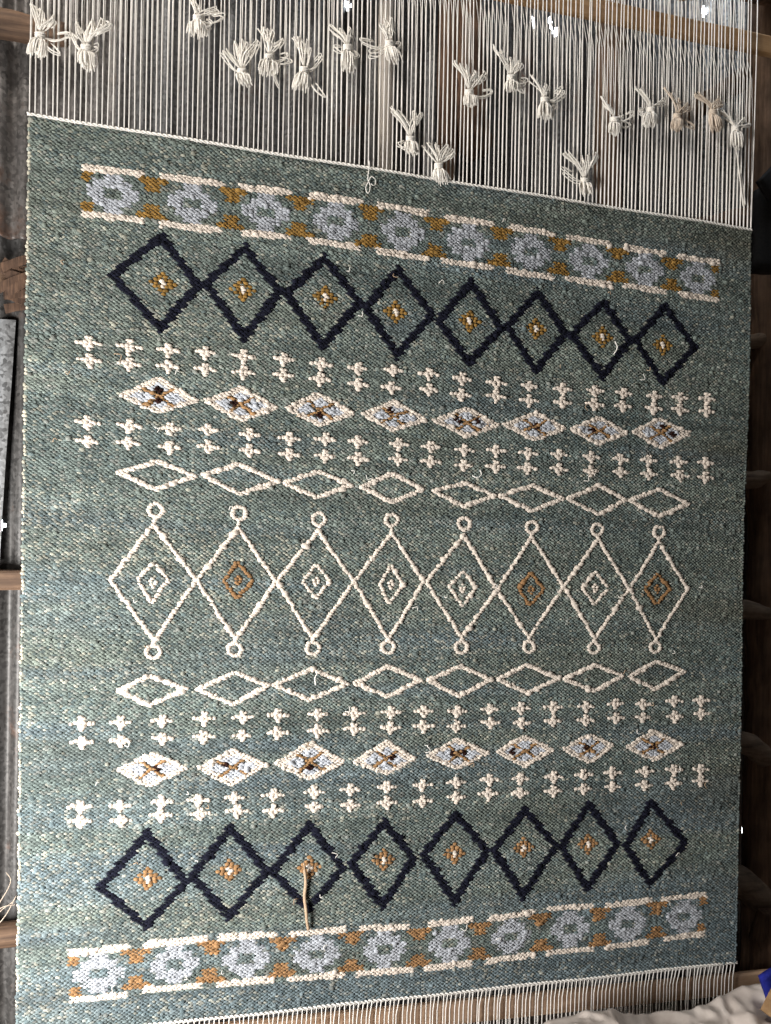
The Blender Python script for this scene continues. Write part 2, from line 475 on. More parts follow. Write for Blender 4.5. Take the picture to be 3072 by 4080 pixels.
for k, (zl, zr, rr) in enumerate([(2.705, 2.735, .030), (2.145, 2.165, .036), (1.615, 1.60, .034), (1.07, 1.01, .046), (.50, .42, .062)]):
    tag(log_piece('wooden_rung', [(1.05, .30, zl + .005), (1.25, .30, zl + .01), (1.45, .29, zl), (1.58, .28, zr), (1.85, .28, zr - .01)], [rr * .9, rr, rr * 1.05, rr, rr], M_RUNG, seed=40 + k, rough=.2),
        rung_l[k], 'rung', 'rungs right of the rug')
tag(log_piece('short_stump', [(1.56, .22, 0), (1.555, .22, .25), (1.56, .22, .42)], [.09, .085, .08], M_SPLIT, seed=51, rough=.2),
    'short pale-streaked post end in the bottom right corner', 'post')

M_BLACK, nt, b = new_mat('black_cloth')
n1 = tex_noise(nt, mapping(nt, (1, 1, 1)), 120, 4, .6)
r = ramp(nt, [(.3, (.008, .008, .009)), (.7, (.022, .021, .022))]); nt.links.new(n1.outputs[0], r.inputs[0]); nt.links.new(r.outputs[0], b.inputs['Base Color'])
b.inputs['Roughness'].default_value = .8
bc = empty('black_cloth', (1.36, .1, 3.0))
tag(bc, 'black cloth bag hanging from the post at the right edge', 'bag')
def cloth_patch(name, outline, y, th, mat, parent, amp=.012, seed=0, nsub=10):
    """quad patch (bl, br, tr, tl in x,z) with folds and thickness"""
    bl, br, tr, tl = [Vector((p[0], 0, p[1])) for p in outline]
    v = []; n = nsub
    for side in (0, 1):
        for i in range(n + 1):
            for j in range(n + 1):
                s, t = i / n, j / n
                p = bl.lerp(br, s).lerp(tl.lerp(tr, s), t)
                d = amp * (math.sin(s * 9 + t * 2 + seed) + .6 * noise.noise(Vector((s * 5, t * 5, seed))))
                v.append((p.x, y + d + (th if side else 0), p.z))
    f = []; q = n + 1; o = q * q
    for i in range(n):
        for j in range(n):
            a = i * q + j
            f.append((a, a + q, a + q + 1, a + 1)); f.append((o + a, o + a + 1, o + a + q + 1, o + a + q))
    rim = [i * q for i in range(n)] + [n * q + j for j in range(n)] + [(n - i) * q + n for i in range(n)] + [n - j for j in range(n)]
    for k in range(len(rim)):
        a, c = rim[k], rim[(k + 1) % len(rim)]
        f.append((a, o + a, o + c, c))
    return mesh(name, v, f, mat, parent)
cloth_patch('bag_body', [(1.318, 2.93), (1.62, 2.93), (1.62, 3.26), (1.322, 3.24)], .10, .05, M_BLACK, bc, .006, 1)
cloth_patch('bag_flap', [(1.345, 3.185), (1.50, 3.22), (1.50, 3.46), (1.283, 3.245)], .075, .012, M_BLACK, bc, .004, 2)
cloth_patch('tag_strip', [(1.343, 3.335), (1.352, 3.34), (1.353, 3.37), (1.344, 3.365)], .062, .006, plain_yarn('orange_strip', (.50, .17, .06)), bc, .0, 3, 3)

# ---- sack, board and blue cloth at the bottom right
def sack_top(x):
    return np.interp(x, [0.15, .30, .40, .52, .64, .70, .77, .90, 1.05, 1.16, 1.4], [.27, .335, .385, .398, .39, .372, .352, .352, .378, .397, .40])
v = []; nx, ny = 150, 70
def crease(p, k):
    q = noise.voronoi(p)[0]
    return (q[1] - q[0])
for i in range(nx + 1):
    for j in range(ny + 1):
        x = .12 + 1.35 * i / nx; t = j / ny
        y = -.12 - .62 * t
        p = Vector((x * 3.4 + .35 * noise.noise(Vector((x * 5, t * 3, 9))), t * 2.6 + .3 * noise.noise(Vector((x * 5, t * 4, 3))), 2.2))
        c1 = crease(p * 1.3, 0); c2 = crease(p * 2.9 + Vector((3, 1, 0)), 0)
        z = sack_top(x) - .02 - .34 * t ** 1.25 + (-.10 * c1 - .055 * c2 - .02 * crease(p * 6.1, 0) + .055) * min(1, .2 + t * 4) + .006 * noise.noise(p * 7)
        if j == 0: y += .05; z -= .14
        v.append((x, y + .02 * noise.noise(p * 1.7), max(z, .004)))
f = [(i * (ny + 1) + j, i * (ny + 1) + j + 1, (i + 1) * (ny + 1) + j + 1, (i + 1) * (ny + 1) + j) for i in range(nx) for j in range(ny)]
M_SACK, nt, b = new_mat('cream_sacking')
n1 = tex_noise(nt, mapping(nt, (1, 1, 1)), 7, 5, .6)
r = ramp(nt, [(.3, (.50, .43, .385)), (.6, (.68, .61, .56))]); nt.links.new(n1.outputs[0], r.inputs[0]); nt.links.new(r.outputs[0], b.inputs['Base Color'])
b.inputs['Roughness'].default_value = .6
w1 = tex_noise(nt, mapping(nt, (1, 1, 1)), 400, 2, .6); bump(nt, b, w1.outputs[0], .25, .001)
sk_ = mesh('sack', v, f, M_SACK)
so = sk_.modifiers.new('thickness', 'SOLIDIFY'); so.thickness = .003
tag(sk_, 'crumpled cream sacking heaped below the bottom right of the rug', 'sack')
bd = beam('wooden_board', (1.128, -.24, .418), (1.36, -.55, .28), .05, .085, M_TIMBER, seed=61)
tag(bd, 'brown wooden board end leaning in the bottom right corner', 'board')
M_BLUE = plain_yarn('blue_cloth', (.018, .025, .26), .3, 60)
bl = cloth_patch('blue_cloth', [(1.165, .37), (1.45, .30), (1.45, .58), (1.138, .452)], -.21, .02, M_BLUE, None, .006, 5)
tag(bl, 'bright blue cloth at the bottom right corner', 'cloth')

# ---- pattern of the rug in millimetres (x from its left edge, y down from its top)
CROSS = [[(167,632),(281,630),(391,629),(498,625),(611,628),(734,625),(850,629),(968,631),(1083,627),(1202,628),(1315,632),(1436,634),(1554,634),(1676,634),(1795,630),(1905,629),(2025,630),(2126,625),(2233,622)],[(170,681),(280,681),(392,678),(499,677),(612,677),(734,674),(848,675),(969,681),(1077,681),(1202,678),(1313,685),(1435,680),(1555,683),(1675,680),(1793,677),(1903,674),(2023,672),(2127,667),(2232,665)],[(168,862),(284,864),(400,863),(510,859),(634,864),(756,867),(869,861),(972,862),(1106,861),(1212,862),(1328,864),(1439,859),(1552,860),(1664,857),(1785,857),(1897,857),(2007,855),(2125,852),(2232,848)],[(168,917),(282,914),(399,919),(512,910),(635,913),(756,916),(868,914),(974,916),(1105,910),(1213,910),(1327,914),(1439,912),(1550,910),(1664,906),(1784,905),(1899,902),(2009,902),(2131,900),(2233,900)],[(165,1742),(273,1741),(391,1738),(512,1732),(628,1730),(735,1726),(860,1726),(976,1725),(1096,1722),(1205,1720),(1320,1722),(1434,1717),(1545,1716),(1662,1714),(1783,1712),(1897,1703),(2005,1706),(2129,1698),(2235,1696)],[(166,1796),(273,1796),(392,1791),(511,1788),(627,1786),(734,1781),(859,1777),(977,1773),(1094,1771),(1204,1769),(1318,1772),(1438,1762),(1549,1765),(1662,1760),(1784,1759),(1901,1754),(2005,1753),(2131,1752),(2238,1743)],[(163,1988),(274,1990),(391,1981),(499,1980),(606,1976),(726,1973),(852,1969),(966,1965),(1085,1961),(1205,1960),(1322,1957),(1439,1952),(1547,1952),(1670,1950),(1782,1948),(1893,1944),(2018,1943),(2131,1940),(2237,1941)],[(164,2031),(278,2034),(390,2022),(505,2022),(616,2019),(726,2022),(853,2016),(967,2014),(1086,2011),(1206,2013),(1323,2006),(1435,2000),(1548,2000),(1670,1999),(1783,1996),(1894,1994),(2017,1992),(2127,1988),(2238,1983)]]
EYE1 = [[(252,775),(481,773),(364,710),(365,820)],[(495,772),(721,776),(608,718),(607,827)],[(739,774),(962,773),(841,715),(850,823)],[(980,773),(1198,777),(1088,718),(1083,822)],[(1218,776),(1453,772),(1334,721),(1336,824)],[(1461,770),(1692,766),(1579,718),(1574,818)],[(1702,767),(1926,764),(1815,714),(1812,815)],[(1939,761),(2171,747),(2045,702),(2055,810)]]
SPOT1 = [[(365,749),(366,781)],[(586,772)],[(849,787)],[(1072,757)],[(1302,768),(1368,764)],[(1578,768)],[(1785,765)],[(2057,733),(2101,756)]]
LOZ1 = [[(249,1003),(481,1000),(365,957),(360,1051)],[(492,995),(725,1001),(602,950),(607,1053)],[(735,1005),(961,1000),(849,958),(844,1049)],[(978,1004),(1194,1001),(1087,950),(1087,1053)],[(1218,1003),(1443,1007),(1335,966),(1330,1053)],[(1449,1007),(1687,1004),(1569,961),(1569,1056)],[(1691,1004),(1927,996),(1819,947),(1819,1056)],[(1931,996),(2173,998),(2050,948),(2048,1052)]]
TALL = [[(236,1320),(483,1313),(357,1150),(364,1498),(363,1108),(361,1531),(310,1315),(406,1315),(358,1260),(353,1389)],[(483,1313),(722,1310),(604,1149),(602,1494),(606,1105),(600,1523),(558,1313),(655,1310),(604,1251),(603,1371)],[(724,1310),(968,1305),(849,1148),(840,1492),(852,1112),(840,1517),(800,1308),(895,1306),(847,1251),(847,1364)],[(968,1305),(1199,1299),(1087,1145),(1083,1490),(1087,1104),(1083,1513),(1046,1313),(1134,1310),(1087,1246),(1086,1377)],[(1205,1299),(1449,1319),(1331,1142),(1329,1478),(1332,1105),(1329,1510),(1278,1313),(1380,1313),(1331,1257),(1329,1378)],[(1449,1319),(1692,1301),(1568,1138),(1568,1478),(1570,1106),(1569,1507),(1521,1313),(1621,1313),(1569,1255),(1569,1374)],[(1692,1301),(1938,1305),(1817,1134),(1810,1480),(1813,1103),(1808,1509),(1755,1306),(1863,1303),(1808,1245),(1808,1365)],[(1938,1305),(2175,1299),(2050,1138),(2049,1478),(2051,1102),(2047,1506),(1994,1301),(2104,1301),(2048,1244),(2046,1361)]]
LOZ2 = [[(257,1646),(464,1642),(352,1597),(351,1696)],[(486,1644),(709,1632),(600,1586),(598,1694)],[(713,1631),(959,1630),(838,1577),(832,1684)],[(971,1628),(1199,1619),(1084,1569),(1085,1676)],[(1211,1619),(1441,1617),(1328,1568),(1326,1677)],[(1455,1617),(1685,1615),(1566,1565),(1568,1668)],[(1693,1615),(1926,1606),(1812,1562),(1810,1663)],[(1941,1610),(2174,1593),(2052,1551),(2050,1659)]]
EYE2 = [[(262,1883),(468,1881),(364,1829),(355,1936)],[(493,1882),(708,1877),(598,1826),(594,1941)],[(725,1875),(949,1876),(840,1809),(836,1933)],[(973,1879),(1181,1871),(1083,1809),(1085,1922)],[(1216,1866),(1437,1862),(1322,1808),(1322,1915)],[(1459,1860),(1671,1856),(1560,1804),(1563,1916)],[(1698,1857),(1896,1847),(1799,1804),(1803,1910)],[(1939,1858),(2169,1851),(2046,1796),(2056,1909)]]
SPOT2 = [[(377,1878)],[(577,1874)],[(835,1892)],[(1101,1865)],[(1308,1859),(1343,1860)],[(1516,1860)],[(1788,1853)],[(2048,1857)]]
NAVY1 = [[(220,435),(485,419),(367,282),(369,579),(372,433)],[(485,419),(728,416),(611,286),(615,584),(607,425)],[(728,418),(978,427),(853,286),(855,586),(858,419)],[(978,427),(1219,445),(1095,291),(1090,588),(1087,440)],[(1219,448),(1459,455),(1339,302),(1336,590),(1337,441)],[(1459,449),(1694,443),(1581,305),(1578,592),(1575,440)],[(1694,446),(1934,445),(1827,311),(1819,592),(1821,443)],[(1934,445),(2191,441),(2056,300),(2055,587),(2052,448)]]
NAVY2 = [[(212,2233),(476,2221),(353,2060),(354,2362),(355,2210)],[(473,2209),(719,2208),(596,2056),(595,2356),(593,2200)],[(714,2208),(957,2215),(843,2056),(836,2347),(839,2204)],[(961,2208),(1191,2188),(1085,2059),(1075,2362),(1079,2195)],[(1201,2185),(1444,2190),(1330,2049),(1317,2362),(1320,2191)],[(1446,2183),(1697,2195),(1569,2044),(1562,2362),(1565,2185)],[(1694,2188),(1928,2198),(1806,2033),(1805,2356),(1805,2188)],[(1937,2206),(2193,2199),(2042,2039),(2042,2349),(2044,2182)]]
BAR_TT = [[(139,123),(314,120)],[(363,117),(549,113)],[(594,113),(751,110)],[(803,111),(975,107)],[(1021,107),(1193,109)],[(1242,114),(1415,113)],[(1465,114),(1632,119)],[(1679,119),(1845,121)],[(1894,125),(2057,130)],[(2103,132),(2271,133)]]
BAR_TB = [[(143,257),(312,255)],[(363,257),(540,253)],[(596,252),(749,246)],[(800,251),(972,250)],[(1019,253),(1194,255)],[(1235,258),(1418,258)],[(1460,259),(1631,260)],[(1680,257),(1851,262)],[(1896,257),(2059,261)],[(2106,263),(2273,265)]]
BAR_BT = [[(132,2414),(306,2410)],[(348,2408),(530,2405)],[(563,2404),(743,2406)],[(783,2409),(958,2408)],[(1004,2410),(1168,2419)],[(1235,2416),(1388,2413)],[(1438,2417),(1613,2407)],[(1655,2402),(1831,2401)],[(1876,2404),(2053,2398)],[(2093,2397),(2277,2394)]]
BAR_BB = [[(141,2551),(305,2550)],[(346,2542),(520,2549)],[(564,2547),(737,2546)],[(779,2550),(958,2554)],[(999,2558),(1182,2561)],[(1221,2558),(1385,2557)],[(1436,2559),(1615,2552)],[(1657,2551),(1832,2549)],[(1876,2550),(2045,2543)],[(2107,2541),(2272,2536)]]
# ---- tassels (metres): knot, tuft end, loop tips, side loops, half width
TASSEL = [
((-1.171,3.325),(-1.181,3.262),[(-1.19,3.408),(-1.174,3.403),(-1.172,3.398),(-1.141,3.386),(-1.139,3.381)],[(-1.093,3.338),(-1.111,3.278)],0.03),
((-1.049,3.31),(-1.044,3.25),[(-1.08,3.382),(-1.038,3.391),(-1.007,3.394),(-0.99,3.389),(-1.03,3.381)],[(-1.085,3.339),(-1.014,3.314)],0.028),
((-0.739,3.447),(-0.738,3.392),[(-0.759,3.501),(-0.755,3.505),(-0.687,3.487)],[(-0.67,3.466),(-0.7,3.431)],0.031),
((-0.608,3.309),(-0.594,3.271),[(-0.656,3.363),(-0.63,3.394),(-0.612,3.4),(-0.596,3.396),(-0.566,3.405)],[(-0.663,3.351)],0.025),
((-0.527,3.365),(-0.534,3.309),[(-0.551,3.451),(-0.536,3.448),(-0.52,3.442),(-0.491,3.433)],[(-0.46,3.364),(-0.499,3.284),(-0.474,3.381)],0.034),
((-0.421,3.343),(-0.433,3.279),[(-0.447,3.443),(-0.435,3.437),(-0.419,3.43)],[(-0.371,3.386),(-0.355,3.275),(-0.405,3.4)],0.03),
((-0.287,3.433),(-0.286,3.358),[(-0.34,3.486),(-0.326,3.491),(-0.308,3.488),(-0.281,3.496)],[(-0.319,3.419),(-0.252,3.413)],0.023),
((-0.154,3.466),(-0.136,3.409),[(-0.182,3.518),(-0.165,3.537),(-0.147,3.543)],[(-0.239,3.455),(-0.209,3.423),(-0.119,3.463)],0.025),
((-0.08,3.176),(-0.072,3.13),[(-0.138,3.269),(-0.12,3.263),(-0.07,3.263),(-0.046,3.264)],[(-0.112,3.152)],0.023),
((0.016,3.103),(0.026,3.047),[(-0.034,3.166),(-0.016,3.169),(0.012,3.171),(0.045,3.172),(0.063,3.162)],[],0.025),
((0.115,3.352),(0.116,3.308),[(0.067,3.446),(0.086,3.437),(0.107,3.434),(0.135,3.419),(0.166,3.424)],[(0.194,3.363)],0.023),
((0.258,3.421),(0.256,3.375),[(0.199,3.511),(0.221,3.505),(0.253,3.49),(0.288,3.481)],[(0.312,3.419),(0.307,3.38)],0.022),
((0.379,3.366),(0.379,3.301),[(0.329,3.439),(0.35,3.425),(0.38,3.411)],[(0.435,3.404),(0.454,3.392),(0.417,3.345)],0.027),
((0.638,3.336),(0.634,3.284),[(0.587,3.405),(0.602,3.392),(0.664,3.358)],[(0.714,3.365),(0.696,3.323)],0.022),
((0.53,3.117),(0.533,3.072),[(0.461,3.198),(0.473,3.2),(0.523,3.191),(0.546,3.204),(0.577,3.211)],[(0.459,3.142)],0.024),
((0.775,3.389),(0.764,3.329),[(0.72,3.458),(0.738,3.455),(0.825,3.431)],[(0.734,3.375)],0.029),
((0.878,3.382),(0.873,3.327),[(0.833,3.474),(0.858,3.457),(0.889,3.44),(0.926,3.429)],[(0.945,3.357)],0.022),
((1.019,3.415),(1.033,3.351),[(0.952,3.473),(0.968,3.467),(1.042,3.467),(1.052,3.458)],[],0.027),
((1.114,3.371),(1.117,3.299),[(1.062,3.427),(1.088,3.414),(1.151,3.412),(1.168,3.398)],[(1.152,3.115)],0.029),
]

# ================================================================== THE RUG
RW, RH = 2400.0, 2647.0
def rug_xyz(x, y, d):
    """rug millimetres (x right, y down, d proud of the cloth) to world metres; numpy"""
    u = x / RW
    wx = -1.1994 + 2.3988 * u
    wz = 3.1064 - .0788 * u - y / 1000.0
    wy = 0.004 * np.sin(x * .0041 + 1) * np.sin(y * .0036) + .0025 * np.sin(x * .011 + y * .006) - d / 1000.0
    return np.stack([wx, wy, wz], -1)

A5 = np.array([-1, -.72, 0, .72, 1.0]); B4 = np.array([-1, -.42, .42, 1.0])
_TA, _TB = np.meshgrid(A5, B4, indexing='ij')
_w = np.sqrt(np.clip(1 - np.abs(_TA) ** 2.6, 0, 1))
_w[0] = _w[-1] = .30
T_X = _TA.ravel(); T_Y = (_TB * _w).ravel()
T_D = (np.sqrt(np.clip(1 - _TB ** 2, 0, 1)) * np.sqrt(np.clip(1 - np.abs(_TA) ** 2.4, 0, 1))).ravel()
T_F = np.array([(i * 4 + j, (i + 1) * 4 + j, (i + 1) * 4 + j + 1, i * 4 + j + 1) for i in range(4) for j in range(3)])

def beads(name, cx, cy, hw, hh, dep, slant, col, parent, base=0.0):
    """one mesh of weft beads"""
    n = len(cx)
    lx = T_X[None] * hw[:, None]; ly = T_Y[None] * hh[:, None]
    X = cx[:, None] + lx
    Y = cy[:, None] + ly + slant[:, None] * lx
    D = T_D[None] * dep[:, None] + base - 1.0
    V = rug_xyz(X, Y, D).reshape(-1, 3)
    F = (T_F[None] + (np.arange(n) * 20)[:, None, None]).reshape(-1, 4)
    me = bpy.data.meshes.new(name)
    me.vertices.add(len(V)); me.vertices.foreach_set('co', V.ravel())
    me.loops.add(F.size); me.loops.foreach_set('vertex_index', F.ravel())
    me.polygons.add(len(F)); me.polygons.foreach_set('loop_start', np.arange(0, F.size, 4)); me.polygons.foreach_set('use_smooth', np.ones(len(F), bool))
    me.update(calc_edges=True)
    at = me.color_attributes.new('yarn', 'FLOAT_COLOR', 'POINT')
    C4 = np.ones((n, 20, 4)); C4[:, :, :3] = col[:, None, :]
    at.data.foreach_set('color', C4.ravel())
    return link_mesh(name, me, M_WOOL, parent)

rng = np.random.RandomState(7)
RUG = empty('handwoven_rug', (0, 0, .42))
tag(RUG, 'large teal green handwoven wool rug with diamonds and crosses, on its loom', 'rug')

# core of the cloth
gx = np.linspace(6, RW - 6, 60); gy = np.linspace(4, RH - 4, 60)
GX, GY = np.meshgrid(gx, gy, indexing='ij')
front = rug_xyz(GX, GY, np.full_like(GX, .2)).reshape(-1, 3); back = rug_xyz(GX, GY, np.full_like(GX, -9.0)).reshape(-1, 3)
f = []; q = 60; o_ = 3600
for i in range(59):
    for j in range(59):
        a = i * q + j
        f.append((a, a + 1, a + q + 1, a + q)); f.append((o_ + a, o_ + a + q, o_ + a + q + 1, o_ + a + 1))
rim = [i * q for i in range(59)] + [59 * q + j for j in range(59)] + [(59 - i) * q + 59 for i in range(59)] + [59 - j for j in range(59)]
for k in range(len(rim)):
    a, c = rim[k], rim[(k + 1) % len(rim)]
    f.append((a, c, o_ + c, o_ + a))
mesh('rug_core', np.concatenate([front, back]).tolist(), f, M_BASE, RUG)

def vnoise(x, y, sx, sy, seed):
    r_ = np.random.RandomState(seed); g = r_.rand(int(RW / sx) + 4, int(RH / sy) + 4)
    a = np.clip(x / sx, 0, g.shape[0] - 2.001); b_ = np.clip(y / sy, 0, g.shape[1] - 2.001)
    i = a.astype(int); j = b_.astype(int); u = a - i; w = b_ - j
    u = u * u * (3 - 2 * u); w = w * w * (3 - 2 * w)
    return (g[i, j] * (1 - u) + g[i + 1, j] * u) * (1 - w) + (g[i, j + 1] * (1 - u) + g[i + 1, j + 1] * u) * w

C_TEAL = np.array([.174, .217, .208]); C_GREEN = np.array([.245, .270, .222]); C_BLUE = np.array([.165, .212, .242])
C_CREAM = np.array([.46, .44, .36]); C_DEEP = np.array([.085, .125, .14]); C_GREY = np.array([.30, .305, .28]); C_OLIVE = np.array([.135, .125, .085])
C_WHITE = np.array([.80, .715, .63]); C_GOLD = np.array([.30, .175, .05]); C_GOLD2 = np.array([.35, .20, .095]); C_NAVY = np.array([.009, .010, .020])
C_PALE = np.array([.46, .485, .53]); C_BROWN = np.array([.028, .011, .009]); C_TAN = np.array([.42, .25, .12])

def blob(x, y, cx, cy, sx, sy):
    return np.exp(-((x - cx) / sx) ** 2 - ((y - cy) / sy) ** 2)

def ground_colour(x, y):
    n = len(x)
    wb = vnoise(x, y, 700, 55, 1); wy = vnoise(x, y, 500, 70, 2); wd = vnoise(x, y, 900, 24, 3); wg = vnoise(x, y, 400, 120, 4)
    blue = np.clip((wb - .5) * 2.2 + .75 * np.clip((y - 1250) / 1300, 0, 1) - .25, 0, 1)
    blue = np.clip(blue + .9 * blob(x, y, 200, 2480, 180, 45) + .7 * (y > 2560) + .8 * blob(x, y, 1100, 480, 90, 60) + .5 * blob(x, y, 880, 1400, 90, 60) + .5 * blob(x, y, 1500, 2240, 300, 60) + .5 * blob(x, y, 2000, 340, 500, 40) + .6 * blob(x, y, 100, 1440, 300, 40), 0, 1)
    cream = np.clip((wy - .5) * 1.5, 0, 1) * np.clip(1.2 - x / 2200, .25, 1)
    cream = np.clip(cream + .55 * blob(x, y, 100, 1600, 330, 40) + .5 * blob(x, y, 120, 2130, 350, 55) + .4 * blob(x, y, 150, 420, 260, 120) + .35 * blob(x, y, 100, 1150, 260, 60) + .3 * blob(x, y, 450, 560, 400, 40) + .25 * blob(x, y, 250, 860, 300, 50), 0, .95)
    col = C_TEAL[None] * (1 - wg[:, None] * .6) + C_GREEN[None] * (wg[:, None] * .6)
    col = col * (1 - blue[:, None] * .75) + C_BLUE[None] * blue[:, None] * .75
    r1 = rng.rand(n); r2 = rng.rand(n); r3 = rng.rand(n)
    k = (r1 < .05 + .42 * cream)[:, None]
    col = np.where(k, col * .45 + C_CREAM[None] * .55, col)
    k = (r2 < .09 + .14 * wd)[:, None]
    col = np.where(k, col * .45 + C_DEEP[None] * .55, col)
    k = (r3 < .14)[:, None]
    col = np.where(k, col * .4 + C_GREY[None] * .6, col)
    ol = np.clip(.75 * blob(x, y, 2420, 60, 260, 85) + .7 * blob(x, y, 2330, 800, 230, 60) + .65 * blob(x, y, 2350, 1385, 260, 60) + .5 * blob(x, y, 2350, 1990, 220, 90) + .35 * blob(x, y, 2400, 2350, 150, 80), 0, 1)  # olive-brown yarn bands; the right edge's shade is partly put into this colour
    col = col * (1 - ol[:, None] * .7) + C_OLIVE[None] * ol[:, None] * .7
    col = col * (1 + .42 * (wd[:, None] - .5) + .30 * (vnoise(x, y, 60, 30, 31)[:, None] - .5))
    return col * (.73 + .54 * rng.rand(n))[:, None]

# ---- the weft grid
NR, NC = 480, 160
rows = np.arange(NR); cols = np.arange(NC + 1)
RR, CC = np.meshgrid(rows, cols, indexing='ij')
gy_ = (RR + .5) * RH / NR; gx_ = (CC + .25 + .5 * (RR % 2)) * RW / NC
keep = gx_ < RW - 3
gx_ = gx_[keep]; gy_ = gy_[keep]
gy_ = gy_ + 3.0 * (vnoise(gx_, gy_, 120, 60, 9) - .5) * 2
gx_ = gx_ + rng.normal(0, .7, len(gx_)); gy_ = gy_ + rng.normal(0, .45, len(gy_))
OWN = np.full(len(gx_), -1)
parts = []          # (name, parent_index or -1, colour_fn, yarn size)
def part(name, par, cfn, big=1.0):
    parts.append((name, par, cfn, big)); return len(parts) - 1
def solid(c, var=.16):
    return lambda x, y: c[None] * (1 + rng.normal(0, var, len(x)).clip(-.4, .4))[:, None]
def quad_t(P, x, y):
    l, r_, t, b_ = P[:4]
    cx = (t[0] + b_[0]) / 2; cy = (l[1] + r_[1]) / 2
    dx = x - cx; dy = y - cy
    a = np.where(dx < 0, cx - l[0], r_[0] - cx); b2 = np.where(dy < 0, cy - t[1], b_[1] - cy)
    return np.abs(dx) / a + np.abs(dy) / b2, a
def own(mask, pid): OWN[mask] = pid

gold = lambda x, y: (C_GOLD[None] * np.clip((1900 - y) / 600, 0, 1)[:, None] + C_GOLD2[None] * (1 - np.clip((1900 - y) / 600, 0, 1))[:, None]) * (1 + rng.normal(0, .18, len(x)).clip(-.4, .4))[:, None]
white = solid(C_WHITE, .07)

# top and bottom bands of flowers
def band(TT, TB):
    for k in range(10):
        for bar, sgn in ((TT[k], 1), (TB[k], -1)):
            (x0, y0), (x1, y1) = bar
            yc = y0 + (y1 - y0) * (gx_ - x0) / (x1 - x0)
            own((gx_ > x0) & (gx_ < x1) & (np.abs(gy_ - yc) < 9.5), part('white_bar', -1, white, 1.28))
        xc = (TT[k][0][0] + TT[k][1][0] + TB[k][0][0] + TB[k][1][0]) / 4; hw = (TT[k][1][0] - TT[k][0][0]) / 2
        yt = (TT[k][0][1] + TT[k][1][1]) / 2 + 9.5; yb = (TB[k][0][1] + TB[k][1][1]) / 2 - 9.5
        yc = (yt + yb) / 2; hh = (yb - yt) / 2
        X = np.abs(gx_ - xc) / 86; Y = np.abs(gy_ - yc) / hh
        fl_ = ((X < .29) & (Y < .97)) | ((X < .59) & (Y < .64)) | ((X < .83) & (Y < .28))
        hole = (X < .30) & (Y < .24)
        own(fl_ & ~hole, part('blue_flower', -1, lambda x, y: C_PALE[None] * (1 + rng.normal(0, .13, len(x)))[:, None], 1.16))
        if k < 9:
            gxc = (TT[k][1][0] + TT[k + 1][0][0]) / 2; gt = (TT[k][1][1] + TT[k + 1][0][1]) / 2 + 9.5
            dx = np.abs(gx_ - gxc); dy = gy_ - gt
            own((dy > -1) & (((dx < 41) & (dy < 16)) | ((dx < 21) & (dy < 40))), part('gold_step', -1, gold, 1.12))
            gxc = (TB[k][1][0] + TB[k + 1][0][0]) / 2; gb = (TB[k][1][1] + TB[k + 1][0][1]) / 2 - 9.5
            dx = np.abs(gx_ - gxc); dy = gb - gy_
            own((dy > -1) & (((dx < 41) & (dy < 16)) | ((dx < 21) & (dy < 40))), part('gold_step', -1, gold, 1.12))
    for x0, yb, s_ in ((TT[0][0][0], TT[0][0][1], 1), (TB[0][0][0], TB[0][0][1], -1)):
        own((gx_ > x0 + 2) & (gx_ < x0 + 30) & ((gy_ - yb) * s_ > 9) & ((gy_ - yb) * s_ < 37), part('gold_step', -1, gold, 1.12))
    for x0, yb, s_ in ((TT[9][1][0], TT[9][1][1], 1), (TB[9][1][0], TB[9][1][1], -1)):
        own((gx_ > x0 - 28) & (gx_ < x0) & ((gy_ - yb) * s_ > 9) & ((gy_ - yb) * s_ < 37), part('gold_step', -1, gold, 1.12))
band(BAR_TT, BAR_TB)
band(BAR_BT, BAR_BB)

extra = {}          # pid -> list of blobs (x, y, hw, hh, dep, colour)
def blobs(pid, lst): extra.setdefault(pid, []).extend(lst)
rj = random.Random(3)
def J(s): return rj.gauss(0, s)
def cjit(c, v=.08): return c * (1 + max(-.25, min(.25, J(v))))
def line_blobs(p, q_, step, c, hw=7.2, hh=5.0, dep=6.0, jit=1.4):
    L = math.hypot(q_[0] - p[0], q_[1] - p[1]); n = max(2, int(L / step)); out_ = []
    for i in range(n):
        t = (i + .5) / n
        s_ = 1.45 if rj.random() < .07 else 1.0
        out_.append((p[0] + (q_[0] - p[0]) * t + J(jit), p[1] + (q_[1] - p[1]) * t + J(jit), hw * s_ * (1 + J(.13)), hh * s_ * (1 + J(.13)), dep * s_ * (1 + J(.15)), cjit(c)))
    return out_
def outline(P, step, c, inset=4.0, **kw):
    l, r_, t, b_ = P[:4]
    l = (l[0] + inset, l[1]); r_ = (r_[0] - inset, r_[1]); t = (t[0], t[1] + inset); b_ = (b_[0], b_[1] - inset)
    o2 = []
    for p, q_ in ((l, t), (t, r_), (r_, b_), (b_, l)): o2 += line_blobs(p, q_, step, c, **kw)
    return o2

